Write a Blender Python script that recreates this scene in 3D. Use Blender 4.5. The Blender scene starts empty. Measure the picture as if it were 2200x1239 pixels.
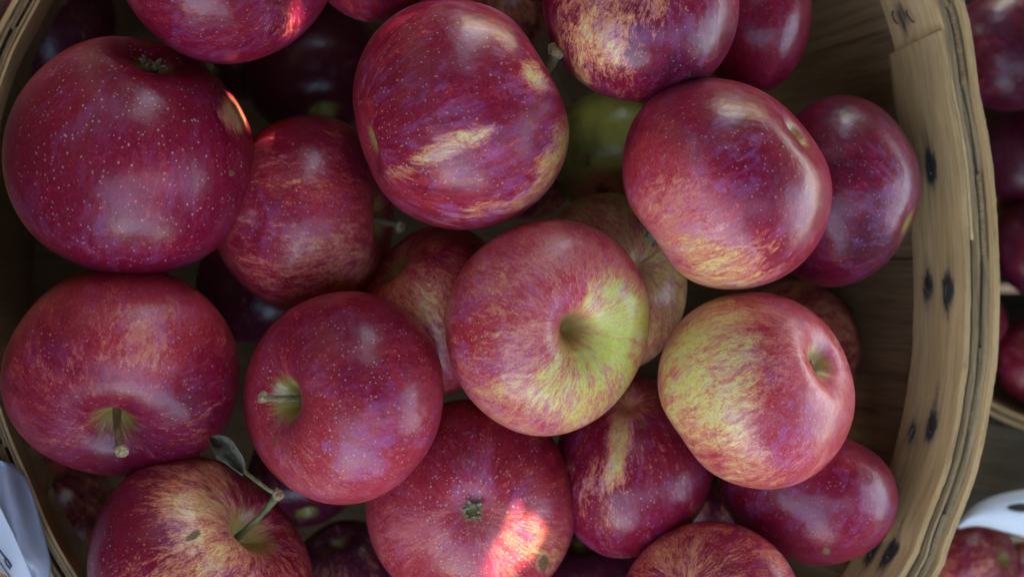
import bpy, math, random
import numpy as np
from mathutils import Vector, Matrix

# ------------------------------------------------------------------ camera, sky, sun, exposure
SC = bpy.context.scene
COL = SC.collection
D = 0.90                    # camera height above the basket rim (z = 0), metres
S = 0.40 / 2200.0           # metres per photograph pixel at the rim's height
cam_d = bpy.data.cameras.new("camera")
cam = bpy.data.objects.new("camera", cam_d)
COL.objects.link(cam)
cam.location = (0, 0, D)
cam_d.sensor_width = 36.0
cam_d.lens = 36.0 * D / 0.40
cam_d.clip_start = 0.01
cam_d.clip_end = 60.0
cam_d.dof.use_dof = True
cam_d.dof.focus_distance = 0.835
cam_d.dof.aperture_fstop = 8.0
SC.camera = cam

SUN_AZ = math.radians(40)       # counted from the photograph's right towards its top
SUN_EL = math.radians(30)
sun_dir = Vector((math.cos(SUN_AZ) * math.cos(SUN_EL), math.sin(SUN_AZ) * math.cos(SUN_EL), math.sin(SUN_EL)))
world = bpy.data.worlds.new("World")
SC.world = world
world.use_nodes = True
wn = world.node_tree
bg = wn.nodes["Background"]
sky = wn.nodes.new("ShaderNodeTexSky")
sky.sky_type = 'NISHITA'
sky.sun_disc = False
# the camera looks down at a basket propped at a slant: the true vertical leans to the photograph's right
UP = Vector((0.42, 0.12, 0.90)).normalized()
TILT = UP.to_track_quat('Z', 'Y').to_matrix()
sd = TILT.inverted() @ sun_dir
sky.sun_elevation = math.asin(sd.z)
sky.sun_rotation = math.atan2(sd.x, sd.y)
tc_ = wn.nodes.new("ShaderNodeTexCoord")
mp_ = wn.nodes.new("ShaderNodeMapping"); mp_.vector_type = 'POINT'
mp_.inputs["Rotation"].default_value = TILT.inverted().to_euler()
wn.links.new(tc_.outputs["Generated"], mp_.inputs["Vector"])
wn.links.new(mp_.outputs["Vector"], sky.inputs["Vector"])
sky.air_density = 1.0
sky.dust_density = 1.0
sky.ozone_density = 1.0
wn.links.new(sky.outputs[0], bg.inputs[0])
bg.inputs[1].default_value = 0.15
sun_d = bpy.data.lights.new("sun", 'SUN')
sun_d.energy = 2.0
sun_d.angle = math.radians(0.5)
sun_d.color = (1.0, 0.90, 0.76)
sun = bpy.data.objects.new("sun", sun_d)
COL.objects.link(sun)
sun.rotation_euler = sun_dir.to_track_quat('Z', 'Y').to_euler()
SC.view_settings.view_transform = 'Standard'
SC.view_settings.look = 'None'
SC.view_settings.gamma = 1.0
SC.view_settings.use_white_balance = True      # the camera's white balance, set for open shade
SC.view_settings.white_balance_temperature = 7900
SC.view_settings.white_balance_tint = 10
SC.view_settings.exposure = 3.25
SC.cycles.max_bounces = 8
SC.cycles.use_denoising = True

rnd = random.Random(7)

# ------------------------------------------------------------------ helpers
def P(px, py, z=0.0):
    k = S * (D - z) / D
    return Vector(((px - 1100.0) * k, (619.5 - py) * k, z))

def tag(o, label=None, cat=None, group=None, kind=None):
    if label: o["label"] = label
    if cat: o["category"] = cat
    if group: o["group"] = group
    if kind: o["kind"] = kind
    return o

def empty(name, loc, rot=None):
    o = bpy.data.objects.new(name, None)
    o.empty_display_size = 0.02
    o.location = loc
    if rot is not None: o.rotation_euler = rot
    COL.objects.link(o)
    return o

def mesh_obj(name, verts, faces, mat, parent=None, smooth=True, attrs=None):
    me = bpy.data.meshes.new(name)
    me.from_pydata([tuple(v) for v in verts], [], faces)
    if smooth:
        me.polygons.foreach_set("use_smooth", [True] * len(me.polygons))
    for nm, (typ, arr) in (attrs or {}).items():
        a = me.attributes.new(nm, typ, 'POINT')
        key = {'FLOAT': 'value', 'FLOAT_VECTOR': 'vector', 'FLOAT_COLOR': 'color'}[typ]
        a.data.foreach_set(key, np.asarray(arr, dtype=np.float32).ravel())
    me.materials.append(mat)
    me.update()
    o = bpy.data.objects.new(name, me)
    COL.objects.link(o)
    if parent is not None: o.parent = parent
    return o

class NT:
    """small node-tree writer"""
    def __init__(self, name):
        self.m = bpy.data.materials.new(name)
        self.m.use_nodes = True
        self.t = self.m.node_tree
        self.b = self.t.nodes["Principled BSDF"]
    def put(self, sock, v):
        if isinstance(v, bpy.types.NodeSocket): self.t.links.new(v, sock)
        elif v is not None:
            if hasattr(sock.default_value, "__len__"):
                n = len(sock.default_value)
                v = tuple(v) + (1.0,) * (n - len(v)) if hasattr(v, "__len__") else (v,) * n
            sock.default_value = v
    def math(self, op, a, b=None, c=None, clamp=False):
        n = self.t.nodes.new("ShaderNodeMath"); n.operation = op; n.use_clamp = clamp
        self.put(n.inputs[0], a)
        if b is not None: self.put(n.inputs[1], b)
        if c is not None: self.put(n.inputs[2], c)
        return n.outputs[0]
    def add(self, a, b): return self.math('ADD', a, b)
    def mul(self, a, b): return self.math('MULTIPLY', a, b)
    def mad(self, a, b, c): return self.math('MULTIPLY_ADD', a, b, c)
    def step(self, v, lo, hi, a=0.0, b=1.0):
        n = self.t.nodes.new("ShaderNodeMapRange"); n.interpolation_type = 'SMOOTHSTEP'
        for i, x in enumerate((v, lo, hi, a, b)): self.put(n.inputs[i], x)
        return n.outputs[0]
    def mix(self, f, a, b, blend='MIX'):
        n = self.t.nodes.new("ShaderNodeMix"); n.data_type = 'RGBA'; n.blend_type = blend
        self.put(n.inputs[0], f); self.put(n.inputs[6], a); self.put(n.inputs[7], b)
        return n.outputs[2]
    def attr(self, name, out="Vector"):
        n = self.t.nodes.new("ShaderNodeAttribute"); n.attribute_name = name
        return n.outputs[out]
    def sep(self, v):
        n = self.t.nodes.new("ShaderNodeSeparateXYZ"); self.put(n.inputs[0], v)
        return n.outputs
    def vmul(self, v, s):
        n = self.t.nodes.new("ShaderNodeVectorMath"); n.operation = 'MULTIPLY'
        self.put(n.inputs[0], v); self.put(n.inputs[1], s)
        return n.outputs[0]
    def vadd(self, v, s):
        n = self.t.nodes.new("ShaderNodeVectorMath"); n.operation = 'ADD'
        self.put(n.inputs[0], v); self.put(n.inputs[1], s)
        return n.outputs[0]
    def noise(self, v, scale, detail=4, rough=0.55, dist=0.0, out=0):
        n = self.t.nodes.new("ShaderNodeTexNoise")
        self.put(n.inputs["Vector"], v)
        n.inputs["Scale"].default_value = scale
        n.inputs["Detail"].default_value = detail
        n.inputs["Roughness"].default_value = rough
        n.inputs["Distortion"].default_value = dist
        return n.outputs[out]
    def voro(self, v, scale, rand=1.0, feature='F1'):
        n = self.t.nodes.new("ShaderNodeTexVoronoi"); n.feature = feature
        self.put(n.inputs["Vector"], v)
        n.inputs["Scale"].default_value = scale
        n.inputs["Randomness"].default_value = rand
        return n.outputs
    def bump(self, h, strength, dist, normal=None):
        n = self.t.nodes.new("ShaderNodeBump")
        n.inputs["Strength"].default_value = strength
        n.inputs["Distance"].default_value = dist
        self.put(n.inputs["Height"], h)
        if normal is not None: self.put(n.inputs["Normal"], normal)
        return n.outputs[0]
    def obj(self):
        n = self.t.nodes.new("ShaderNodeTexCoord"); return n.outputs["Object"]
    def rand(self):
        n = self.t.nodes.new("ShaderNodeObjectInfo"); return n.outputs["Random"]
    def set(self, **kw):
        names = dict(color="Base Color", rough="Roughness", normal="Normal", spec="Specular IOR Level",
                     coat="Coat Weight", coat_rough="Coat Roughness", trans="Transmission Weight", alpha="Alpha",
                     sss="Subsurface Weight", sss_r="Subsurface Radius", sss_s="Subsurface Scale", sheen="Sheen Weight",
                     sheen_rough="Sheen Roughness", sheen_tint="Sheen Tint", ior="IOR", metal="Metallic")
        for k, v in kw.items(): self.put(self.b.inputs[names[k]], v)
        return self.m

# ------------------------------------------------------------------ materials
def apple_material():
    n = NT("apple_skin")
    rest, strk = n.attr("rest"), n.attr("strk")
    tone = n.attr("tone", "Color")
    tn = n.t.nodes.new("ShaderNodeSeparateColor"); n.put(tn.inputs[0], tone)
    red, dark, bloom = tn.outputs[0], tn.outputs[1], tn.outputs[2]
    dots_d = n.attr("dots", "Fac")
    green = n.attr("green", "Fac")
    pole = n.attr("pole", "Fac")
    # stripes running from the stem to the calyx
    warp = n.vadd(strk, n.vmul(n.vadd(n.noise(rest, 3.0, 3, 0.5, out=1), (-.5, -.5, -.5)), (0.16, 0.16, 0.10)))
    s1 = n.noise(warp, 5.0, 5, 0.62)
    s2 = n.noise(warp, 22.0, 5, 0.72)
    s3 = n.noise(n.vadd(warp, (5.3, 1.7, 9.1)), 60.0, 3, 0.6)
    blotch = n.noise(rest, 2.2, 4, 0.55)
    cov = n.mad(n.add(s1, -0.5), 0.85, red)
    cov = n.mad(n.add(s2, -0.5), 1.10, cov)
    cov = n.mad(n.add(s3, -0.5), 0.60, cov)
    cov = n.mad(n.add(blotch, -0.5), 0.45, cov)
    yellow = n.mix(n.noise(rest, 3.1, 3), (0.80, 0.52, 0.10), (0.86, 0.68, 0.34))
    greenc = n.mix(n.noise(rest, 5.0, 3), (0.50, 0.52, 0.035), (0.70, 0.68, 0.16))
    ground = n.mix(green, yellow, greenc)
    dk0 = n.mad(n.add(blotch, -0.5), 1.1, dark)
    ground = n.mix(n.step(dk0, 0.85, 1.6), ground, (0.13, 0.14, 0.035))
    thin = n.mix(s2, (0.64, 0.15, 0.075), (0.72, 0.26, 0.14))
    dk = n.mad(n.add(blotch, -0.5), 1.1, dark)
    dk = n.mad(n.add(s1, -0.5), 0.7, dk)
    dk = n.mad(n.add(s2, -0.5), 1.15, dk)
    dk = n.mad(n.add(s3, -0.5), 0.55, dk)
    deepm = n.step(dk, 0.1, 0.85)
    calm = n.mad(n.mul(deepm, n.step(cov, 0.40, 0.70)), -0.72, 1.0)
    full = n.mix(deepm, (0.46, 0.020, 0.038), (0.235, 0.0010, 0.024))
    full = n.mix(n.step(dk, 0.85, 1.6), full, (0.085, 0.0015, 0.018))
    full = n.mix(n.step(dk, -0.45, 0.12), (0.66, 0.13, 0.14), full)
    c = n.mix(n.step(cov, 0.08, 0.44), ground, thin)
    c = n.mix(n.step(cov, 0.34, 0.68), c, full)
    c = n.mix(n.mul(calm, n.step(s3, 0.50, 0.75, 0.0, 0.24)), c, n.mix(0.5, c, (0.60, 0.28, 0.20)))
    # fine mottling in the red
    mott = n.noise(rest, 34.0, 4, 0.65)
    c = n.mix(n.mul(calm, n.step(mott, 0.48, 0.72, 0.0, 0.36)), c, n.mix(0.5, c, (0.62, 0.27, 0.20)))
    mo2 = n.noise(n.vadd(rest, (4, 9, 2)), 62.0, 3, 0.7)
    c = n.mix(n.mul(calm, n.step(mo2, 0.50, 0.70, 0.0, 0.34)), c, n.mix(0.5, c, (0.66, 0.33, 0.24)))
    c = n.mix(n.step(mo2, 0.50, 0.32, 0.0, 0.50), c, n.mix(0.5, c, (0.06, 0.004, 0.010)))
    # waxy bloom plus painted violet sky sheen, partly rubbed off in patches with sharp edges
    bn = n.noise(rest, 2.6, 8, 0.60, 0.5)
    bn2 = n.noise(n.vadd(strk, (3.1, 0.4, 7.7)), 11.0, 5, 0.7)
    bm = n.mul(n.step(n.add(bn, n.mul(n.add(bn2, -0.5), 1.1)), 0.42, 0.76), bloom)
    rub = n.step(n.noise(n.vadd(rest, (2.2, 8.1, 4.4)), 2.3, 5, 0.55, 1.2), 0.545, 0.565)
    bm = n.mul(bm, n.mad(rub, -0.85, 1.0))
    c = n.mix(n.mul(bm, n.mad(calm, 0.15, 0.11)), c, (0.40, 0.16, 0.50))
    # lenticels
    def dots(scale, off, thr, keep):
        v = n.voro(n.vadd(rest, off), scale)
        cs = n.t.nodes.new("ShaderNodeSeparateColor"); n.put(cs.inputs[0], v[1])
        rr = n.mad(cs.outputs[0], thr * 0.7, thr * 0.45)
        d = n.math('SUBTRACT', 1.0, n.step(v[0], n.mul(rr, 0.55), rr))
        return n.mul(d, n.math('GREATER_THAN', n.add(cs.outputs[1], n.mul(dots_d, 0.45)), keep))
    ddm = n.math('MAXIMUM', dots(13.5, (0, 0, 0), 0.15, 0.45), n.mul(dots(25.0, (3, 1, 2), 0.28, 0.66), 0.75))
    dstr = n.math('MINIMUM', n.mul(ddm, n.mad(dots_d, 0.40, 0.38)), 0.95)
    c = n.mix(n.mul(dstr, n.step(n.noise(rest, 4.0, 2), .3, .7, .6, 1.1)), c, (0.60, 0.38, 0.30))
    # scuffs and small brown specks
    sp = n.voro(n.vadd(rest, (7, 7, 1)), 3.1)
    spc = n.t.nodes.new("ShaderNodeSeparateColor"); n.put(spc.inputs[0], sp[1])
    speck = n.mul(n.math('SUBTRACT', 1.0, n.step(sp[0], 0.03, 0.055)), n.math('GREATER_THAN', spc.outputs[0], 0.72))
    c = n.mix(n.mul(speck, 0.8), c, (0.10, 0.045, 0.015))
    # stem cavity and calyx basin
    pn = n.noise(strk, 16.0, 5, 0.7)
    cav = n.step(n.add(pole, n.mul(n.add(pn, -0.5), 0.9)), 0.40, 0.85)
    cavc = n.mix(n.noise(rest, 18.0, 4), (0.34, 0.36, 0.05), (0.46, 0.36, 0.10))
    c = n.mix(n.mul(cav, 0.85), c, cavc)
    scab = n.attr("scab", "Fac")
    sc = n.step(n.add(scab, n.mul(n.add(n.noise(rest, 9.0, 6, 0.7), -0.5), 0.9)), 0.42, 0.58)
    c = n.mix(sc, c, n.mix(n.noise(rest, 30.0, 3), (0.10, 0.055, 0.02), (0.28, 0.15, 0.06)))
    rough = n.mad(bm, 0.16, n.mad(mott, 0.16, 0.23))
    rough = n.add(rough, n.mul(sc, 0.3))
    h = n.add(n.mul(n.noise(rest, 5.0, 3, 0.5), 1.0), n.mul(n.noise(rest, 70.0, 3, 0.6), 0.06))
    h = n.add(h, n.mul(s3, 0.05))
    h = n.add(h, n.mul(ddm, 0.04))
    return n.set(color=c, rough=rough, normal=n.bump(h, 0.35, 0.0016), spec=0.40,
                 coat=0.12, coat_rough=0.22, sss=0.06, sss_r=(1.0, 0.35, 0.2), sss_s=0.004)

def simple_mat(name, c1, c2, scale, rough=0.6, stretch=(1, 1, 1), bump=0.3, dist=0.0005, **kw):
    n = NT(name)
    v = n.vmul(n.obj(), stretch)
    f = n.noise(v, scale, 6, 0.65)
    c = n.mix(n.step(f, 0.3, 0.7), c1, c2)
    return n.set(color=c, rough=rough, normal=n.bump(f, bump, dist), **kw)

def wood_material(name, c1, c2, c3, stain=False):
    n = NT(name)
    g = n.attr("grain")                       # x along the grain, y across, z through, in metres
    r = n.rand()
    off = n.t.nodes.new("ShaderNodeCombineXYZ"); n.put(off.inputs[1], n.mul(r, 7.0)); n.put(off.inputs[0], n.mul(r, 3.0))
    g = n.vadd(g, off.outputs[0])
    a = n.noise(n.vmul(g, (9, 160, 160)), 1.0, 6, 0.65, 0.3)
    b = n.noise(n.vmul(g, (40, 1100, 900)), 1.0, 4, 0.7)
    w = n.noise(n.vmul(g, (45, 60, 60)), 1.0, 4, 0.55)
    c = n.mix(n.step(a, 0.30, 0.70), c1, c2)
    c = n.mix(n.step(b, 0.42, 0.72, 0.0, 0.75), c, c3)
    b2 = n.noise(n.vmul(g, (16, 620, 500)), 1.0, 5, 0.7)
    c = n.mix(n.step(b2, 0.50, 0.72, 0.0, 0.45), c, c3)
    c = n.mix(n.step(w, 0.45, 0.75, 0.0, 0.45), c, n.mix(0.5, c, (0.30, 0.21, 0.12)))
    c = n.mix(n.mul(n.step(r, 0.0, 1.0), 0.35), c, n.mix(0.5, c, c3))
    c = n.mix(1.0, c, n.mix(n.rand(), (0.72, 0.70, 0.66), (1.0, 1.0, 1.0)), 'MULTIPLY')
    if stain:
        s = n.attr("stain", "Fac")
        sn = n.step(n.add(s, n.mul(n.add(n.noise(n.vmul(g, (110, 520, 500)), 1.0, 6, 0.78), -0.5), 2.1)), 0.34, 0.80)
        c = n.mix(n.mul(n.step(s, 0.02, 0.8), 0.45), c, (0.06, 0.055, 0.06))
        c = n.mix(n.mul(sn, 0.92), c, (0.012, 0.013, 0.018))
    h = n.add(n.mul(a, 0.5), n.mul(b, 0.6))
    return n.set(color=c, rough=0.72, spec=0.3, normal=n.bump(n.add(h, n.mul(b2, 0.6)), 0.7, 0.0006))

M_APPLE = apple_material()
M_STEM = simple_mat("stem_bark", (0.15, 0.10, 0.05), (0.30, 0.24, 0.11), 500, 0.7, (1, 1, .4), 0.6)
M_STEMG = simple_mat("stem_green", (0.09, 0.10, 0.035), (0.20, 0.19, 0.07), 400, 0.6, (1, 1, .3), 0.5)
M_TIP = simple_mat("stem_tip", (0.20, 0.12, 0.05), (0.50, 0.36, 0.18), 900, 0.8, (1, 1, 1), 0.9)
M_SEPAL = simple_mat("sepal", (0.12, 0.11, 0.07), (0.34, 0.33, 0.24), 700, 0.85, (1, 1, 1), 0.8)
M_LEAF = simple_mat("dry_leaf", (0.06, 0.055, 0.035), (0.20, 0.18, 0.13), 300, 0.7, (1, 1, 1), 0.6)
M_HOOP = wood_material("hoop_wood", (0.62, 0.375, 0.16), (0.74, 0.475, 0.23), (0.34, 0.18, 0.075), True)
M_STAVE = wood_material("stave_wood", (0.28, 0.16, 0.075), (0.42, 0.255, 0.125), (0.10, 0.052, 0.022))
M_EDGE = wood_material("hoop_edge_wood", (0.36, 0.23, 0.115), (0.52, 0.36, 0.19), (0.10, 0.06, 0.03), True)
M_NAIL = simple_mat("nail_steel", (0.05, 0.035, 0.03), (0.16, 0.11, 0.08), 900, 0.45, metal=0.7)
M_GROUND = simple_mat("ground_earth", (0.010, 0.008, 0.006), (0.028, 0.021, 0.014), 30, 0.95)

# ------------------------------------------------------------------ basket
CEN = P(1050, 590)
def catmull(pts, n):
    out = []
    m = len(pts)
    for i in range(m):
        p0, p1, p2, p3 = (np.array(pts[(i + k - 1) % m], float) for k in range(4))
        for j in range(n):
            t = j / n
            out.append(.5 * ((2 * p1) + (-p0 + p2) * t + (2 * p0 - 5 * p1 + 4 * p2 - p3) * t * t + (-p0 + 3 * p1 - 3 * p2 + p3) * t ** 3))
    return np.array(out)
OUT_PX = [(2065, 0), (2102, 200), (2127, 350), (2142, 550), (2141, 680), (2133, 810), (2100, 995), (2040, 1160), (2010, 1239),
          (1880, 1450), (1640, 1680), (1300, 1830), (950, 1850), (600, 1750), (330, 1540), (105, 1239), (15, 1050), (-45, 900),
          (-95, 720), (-105, 550), (-85, 350), (-45, 160), (28, 0), (200, -270), (500, -530), (900, -660), (1300, -640), (1700, -460), (1950, -230)]
def resample(raw, N):
    d = np.r_[0, np.cumsum(np.linalg.norm(np.diff(np.vstack([raw, raw[:1]]), axis=0), axis=1))]
    L = d[-1]
    u = np.linspace(0, L, N, endpoint=False)
    ext = np.vstack([raw, raw[:1]])
    return np.c_[np.interp(u, d, ext[:, 0]), np.interp(u, d, ext[:, 1])], L

class Rim:
    def __init__(self, loop_xy, cen, taper, shift, z0):
        self.N = 1600
        self.p, self.L = resample(loop_xy, self.N)
        t = np.roll(self.p, -6, 0) - np.roll(self.p, 6, 0)
        t /= np.linalg.norm(t, axis=1)[:, None]
        nrm = np.c_[-t[:, 1], t[:, 0]]
        if np.mean(np.sum(nrm * (cen - self.p), axis=1)) < 0: nrm = -nrm
        self.n, self.cen, self.k, self.s, self.z0 = nrm, np.array(cen), taper, np.array(shift), z0
    def at(self, u, d, e):
        f = (u / self.L % 1.0) * self.N
        i = int(f) % self.N; j = (i + 1) % self.N; w = f - int(f)
        p = self.p[i] * (1 - w) + self.p[j] * w
        n = self.n[i] * (1 - w) + self.n[j] * w
        q = self.cen + (p - self.cen) * (1 - self.k * d) + self.s * d + n * e
        return (q[0], q[1], self.z0 - d)
    def find(self, px, py):
        q = np.array(P(px, py, self.z0)[:2])
        return np.argmin(np.linalg.norm(self.p - q, axis=1)) / self.N * self.L

def strip(rim, name, mat, parent, u0, u1, e0, e1, d0, d1, nu, nd, wob=0.0, along=True, seed=0, stains=(), end_slant=0.0, taper_u=0.0):
    """a solid bent strip: u along the rim, e thickness inwards (e0 outer, e1 inner face), d depth below the rim"""
    r = random.Random(seed)
    ph = [r.uniform(0, 6.28) for _ in range(6)]
    verts, grain, st = [], [], []
    idx = {}
    def w(u, k): return wob * (math.sin(u * 37 + ph[k]) * .5 + math.sin(u * 91 + ph[k + 1]) * .35 + math.sin(u * 260 + ph[k + 2]) * .18)
    for side, e in ((0, e0), (1, e1)):
        for i in range(nu + 1):
            for j in range(nd + 1):
                v = j / nd
                u = u0 + (u1 - u0) * i / nu + (end_slant * (v - .5) * (1 - i / nu))
                if taper_u: u = (u0 + u1) / 2 + (u - (u0 + u1) / 2) * (1 - taper_u * v)
                d = d0 + (d1 - d0) * v + (w(u, 0) * (1 - v) + w(u, 3) * v) * (1 if along else .3)
                if j in (0, nd): d += r.gauss(0, wob * .22)
                ee = e + w(u, 1) * .35
                idx[(side, i, j)] = len(verts)
                verts.append(rim.at(u, d, ee))
                grain.append((u, d, e) if along else (d, u, e))
                s = 0
                for (su, sd, ln, wd, a) in stains:
                    s = max(s, a * math.exp(-((u - su) / ln) ** 2 - ((d - sd) / wd) ** 2))
                st.append(s)
    F = []
    for side in (0, 1):
        for i in range(nu):
            for j in range(nd):
                q = [idx[(side, i, j)], idx[(side, i + 1, j)], idx[(side, i + 1, j + 1)], idx[(side, i, j + 1)]]
                F.append(q if side else q[::-1])
    for i in range(nu):
        for j in (0, nd):
            q = [idx[(0, i, j)], idx[(0, i + 1, j)], idx[(1, i + 1, j)], idx[(1, i, j)]]
            F.append(q if j == 0 else q[::-1])
    for j in range(nd):
        for i in (0, nu):
            q = [idx[(0, i, j)], idx[(1, i, j)], idx[(1, i, j + 1)], idx[(0, i, j + 1)]]
            F.append(q if i == 0 else q[::-1])
    o = mesh_obj(name, verts, F, mat, parent, smooth=True,
                 attrs={"grain": ('FLOAT_VECTOR', grain), "stain": ('FLOAT', st)})
    me = o.data
    try:
        me.set_sharp_from_angle(angle=math.radians(40))
    except Exception: pass
    return o

def rim_from_px(pts, z, cen, taper, shift):
    raw = catmull([tuple(P(x, y, z)[:2]) for x, y in pts], 30)
    return Rim(raw, np.array(cen[:2]), taper, shift, z)

MAIN = rim_from_px(OUT_PX, 0.0, CEN, 1.05, (-0.33, 0.0))
basket = empty("bushel_basket", P(1050, 590, -0.28))
tag(basket, "large round wooden splint basket filled with red apples, its tan rim hoop stapled", "basket")
basket_inv = Matrix.Translation(-basket.location)
def child(o, root):
    o.parent = root
    o.matrix_parent_inverse = Matrix.Translation(-Vector(root.location))
    return o

uTop = MAIN.find(2055, -60)
uSeam = MAIN.find(2082, 62)      # where the lapped hoop end shows
L = MAIN.L
sgn = 1 if MAIN.at(MAIN.find(2102, 200), 0, 0)[1] < MAIN.at(MAIN.find(2102, 200) - .01, 0, 0)[1] else -1
# layers from outside in, thickness in mm
def hoop(name, mat, u0, u1, e0, e1, d0, d1, seed, nd=14, stains=(), **kw):
    n = max(40, int(abs(u1 - u0) / 0.0022))
    return child(strip(MAIN, name, mat, None, u0, u1, e0, e1, d0, d1, n, nd, 0.0004, True, seed, stains, **kw), basket)
def near(px, py, dd):
    """rim length at a pixel on the hoop face, dd metres below the rim"""
    best = None
    for q in range(0, 1600, 2):
        u = q / 1600 * L
        x, y, z = MAIN.at(u, dd, 0.0088)
        t = P(px, py, z)
        e = (t.x - x) ** 2 + (t.y - y) ** 2
        if best is None or e < best[0]: best = (e, u)
    return best[1]
STAIN_PX = [(2015, 360, .0155, 1.0), (2047, 625, .0100, 1.0), (1998, 612, .0210, .85), (2022, 915, .0120, .9), (1975, 935, .0215, .55),
            (1937, 1195, .0115, 1.0), (1890, 1190, .0205, .8), (1972, 35, .0120, .8), (1925, 40, .0200, .6)]
stains, nails = [], []
for (x, y, dd, a) in STAIN_PX:
    u = near(x, y, dd)
    stains.append((u, dd, .0088, .0034, a * 1.25))
    stains.append((u + rnd.uniform(-.003, .003), dd + rnd.uniform(-.001, .001), .0170, .0010, a * .85))
    nails.append((u, dd))
HALF = L / 2
hoop("outer_hoop", M_HOOP, 0, L, 0.0000, 0.0022, -0.0012, 0.030, 1)
hoop("outer_hoop_liner", M_EDGE, 0, L, 0.0025, 0.0040, 0.0010, 0.029, 2, nd=8)
hoop("inner_hoop_liner", M_EDGE, uSeam - sgn * .42 * L, uSeam + sgn * .56 * L, 0.0069, 0.0079, -0.0002, 0.0270, 3, stains=stains)
hoop("inner_hoop", M_HOOP, uSeam + sgn * .47 * L, uSeam + sgn * 1.06 * L, 0.0080, 0.0092, 0.0012, 0.0285, 4, stains=stains)
hoop("inner_hoop", M_HOOP, uSeam, uSeam + sgn * .46 * L, 0.0097, 0.0120, 0.0006, 0.0290, 5, nd=26, stains=stains, end_slant=0.004 * sgn)

NST = 40
for i in range(NST):
    r = random.Random(100 + i)
    u0 = (i - .04 * (i % 2)) * L / NST; u1 = (i + 1 + .04 * (i % 2)) * L / NST
    e = 0.0043 + (0.0013 if i % 2 else 0.0)
    o = strip(MAIN, "stave", M_STAVE, None, u0, u1, e, e + 0.0011, r.uniform(-.0008, .0015), 0.262, 6, 26, 0.0004, False, 50 + i)
    child(o, basket)
# the floor of the basket
fl = [MAIN.at(k / 80 * L, 0.258, 0.004) for k in range(80)]
fb = [(x, y, z - .006) for x, y, z in fl]
o = mesh_obj("basket_floor", fl + fb, [list(range(80)), list(range(159, 79, -1))] + [[k, 80 + k, 80 + (k + 1) % 80, (k + 1) % 80] for k in range(80)], M_STAVE, None, smooth=False,
             attrs={"grain": ('FLOAT_VECTOR', fl + fb), "stain": ('FLOAT', [0] * 160)})
child(o, basket)
# wire staples through the hoop
def tube(pts, rad, seg=8, cap=True):
    pts = [Vector(p) for p in pts]
    V, F = [], []
    rads = rad if hasattr(rad, "__len__") else [rad] * len(pts)
    up = Vector((0.13, 0.2, 1)).normalized()
    for i, p in enumerate(pts):
        t = (pts[min(i + 1, len(pts) - 1)] - pts[max(i - 1, 0)]).normalized()
        a = t.cross(up)
        if a.length < 1e-3: a = t.cross(Vector((1, 0, 0)))
        a.normalize(); b = t.cross(a)
        for k in range(seg):
            q = 2 * math.pi * k / seg
            V.append(p + (a * math.cos(q) + b * math.sin(q)) * rads[i])
    for i in range(len(pts) - 1):
        for k in range(seg):
            F.append([i * seg + k, i * seg + (k + 1) % seg, (i + 1) * seg + (k + 1) % seg, (i + 1) * seg + k])
    if cap:
        F.append(list(range(seg))[::-1]); F.append([(len(pts) - 1) * seg + k for k in range(seg)])
    return V, F
for (u, dd) in nails:
    a = random.Random(int(dd * 1e6)).uniform(-.5, .5)
    pts = []
    for k in range(9):
        t = k / 8 - .5
        pts.append(MAIN.at(u + t * .0060, dd + t * a * .004, 0.0120 + 0.0008 * (1 - (2 * t) ** 4)))
    V, F = tube(pts, 0.00045, 6)
    child(mesh_obj("staple", V, F, M_NAIL), basket)

# ------------------------------------------------------------------ apples
def profile(t, dz_s, dw_s, dz_c, dw_c, squat, taper):
    rho = np.sin(t) * (1 + taper * np.cos(t))
    z = squat * np.cos(t)
    z = z - dz_s * (.5 * np.exp(-(rho / (dw_s * 1.2)) ** 2) + .5 * np.exp(-(rho / (dw_s * .48)) ** 2)) * (t < math.pi / 2) + dz_c * np.exp(-(rho / dw_c) ** 2) * (t > math.pi / 2)
    return rho, z

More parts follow.
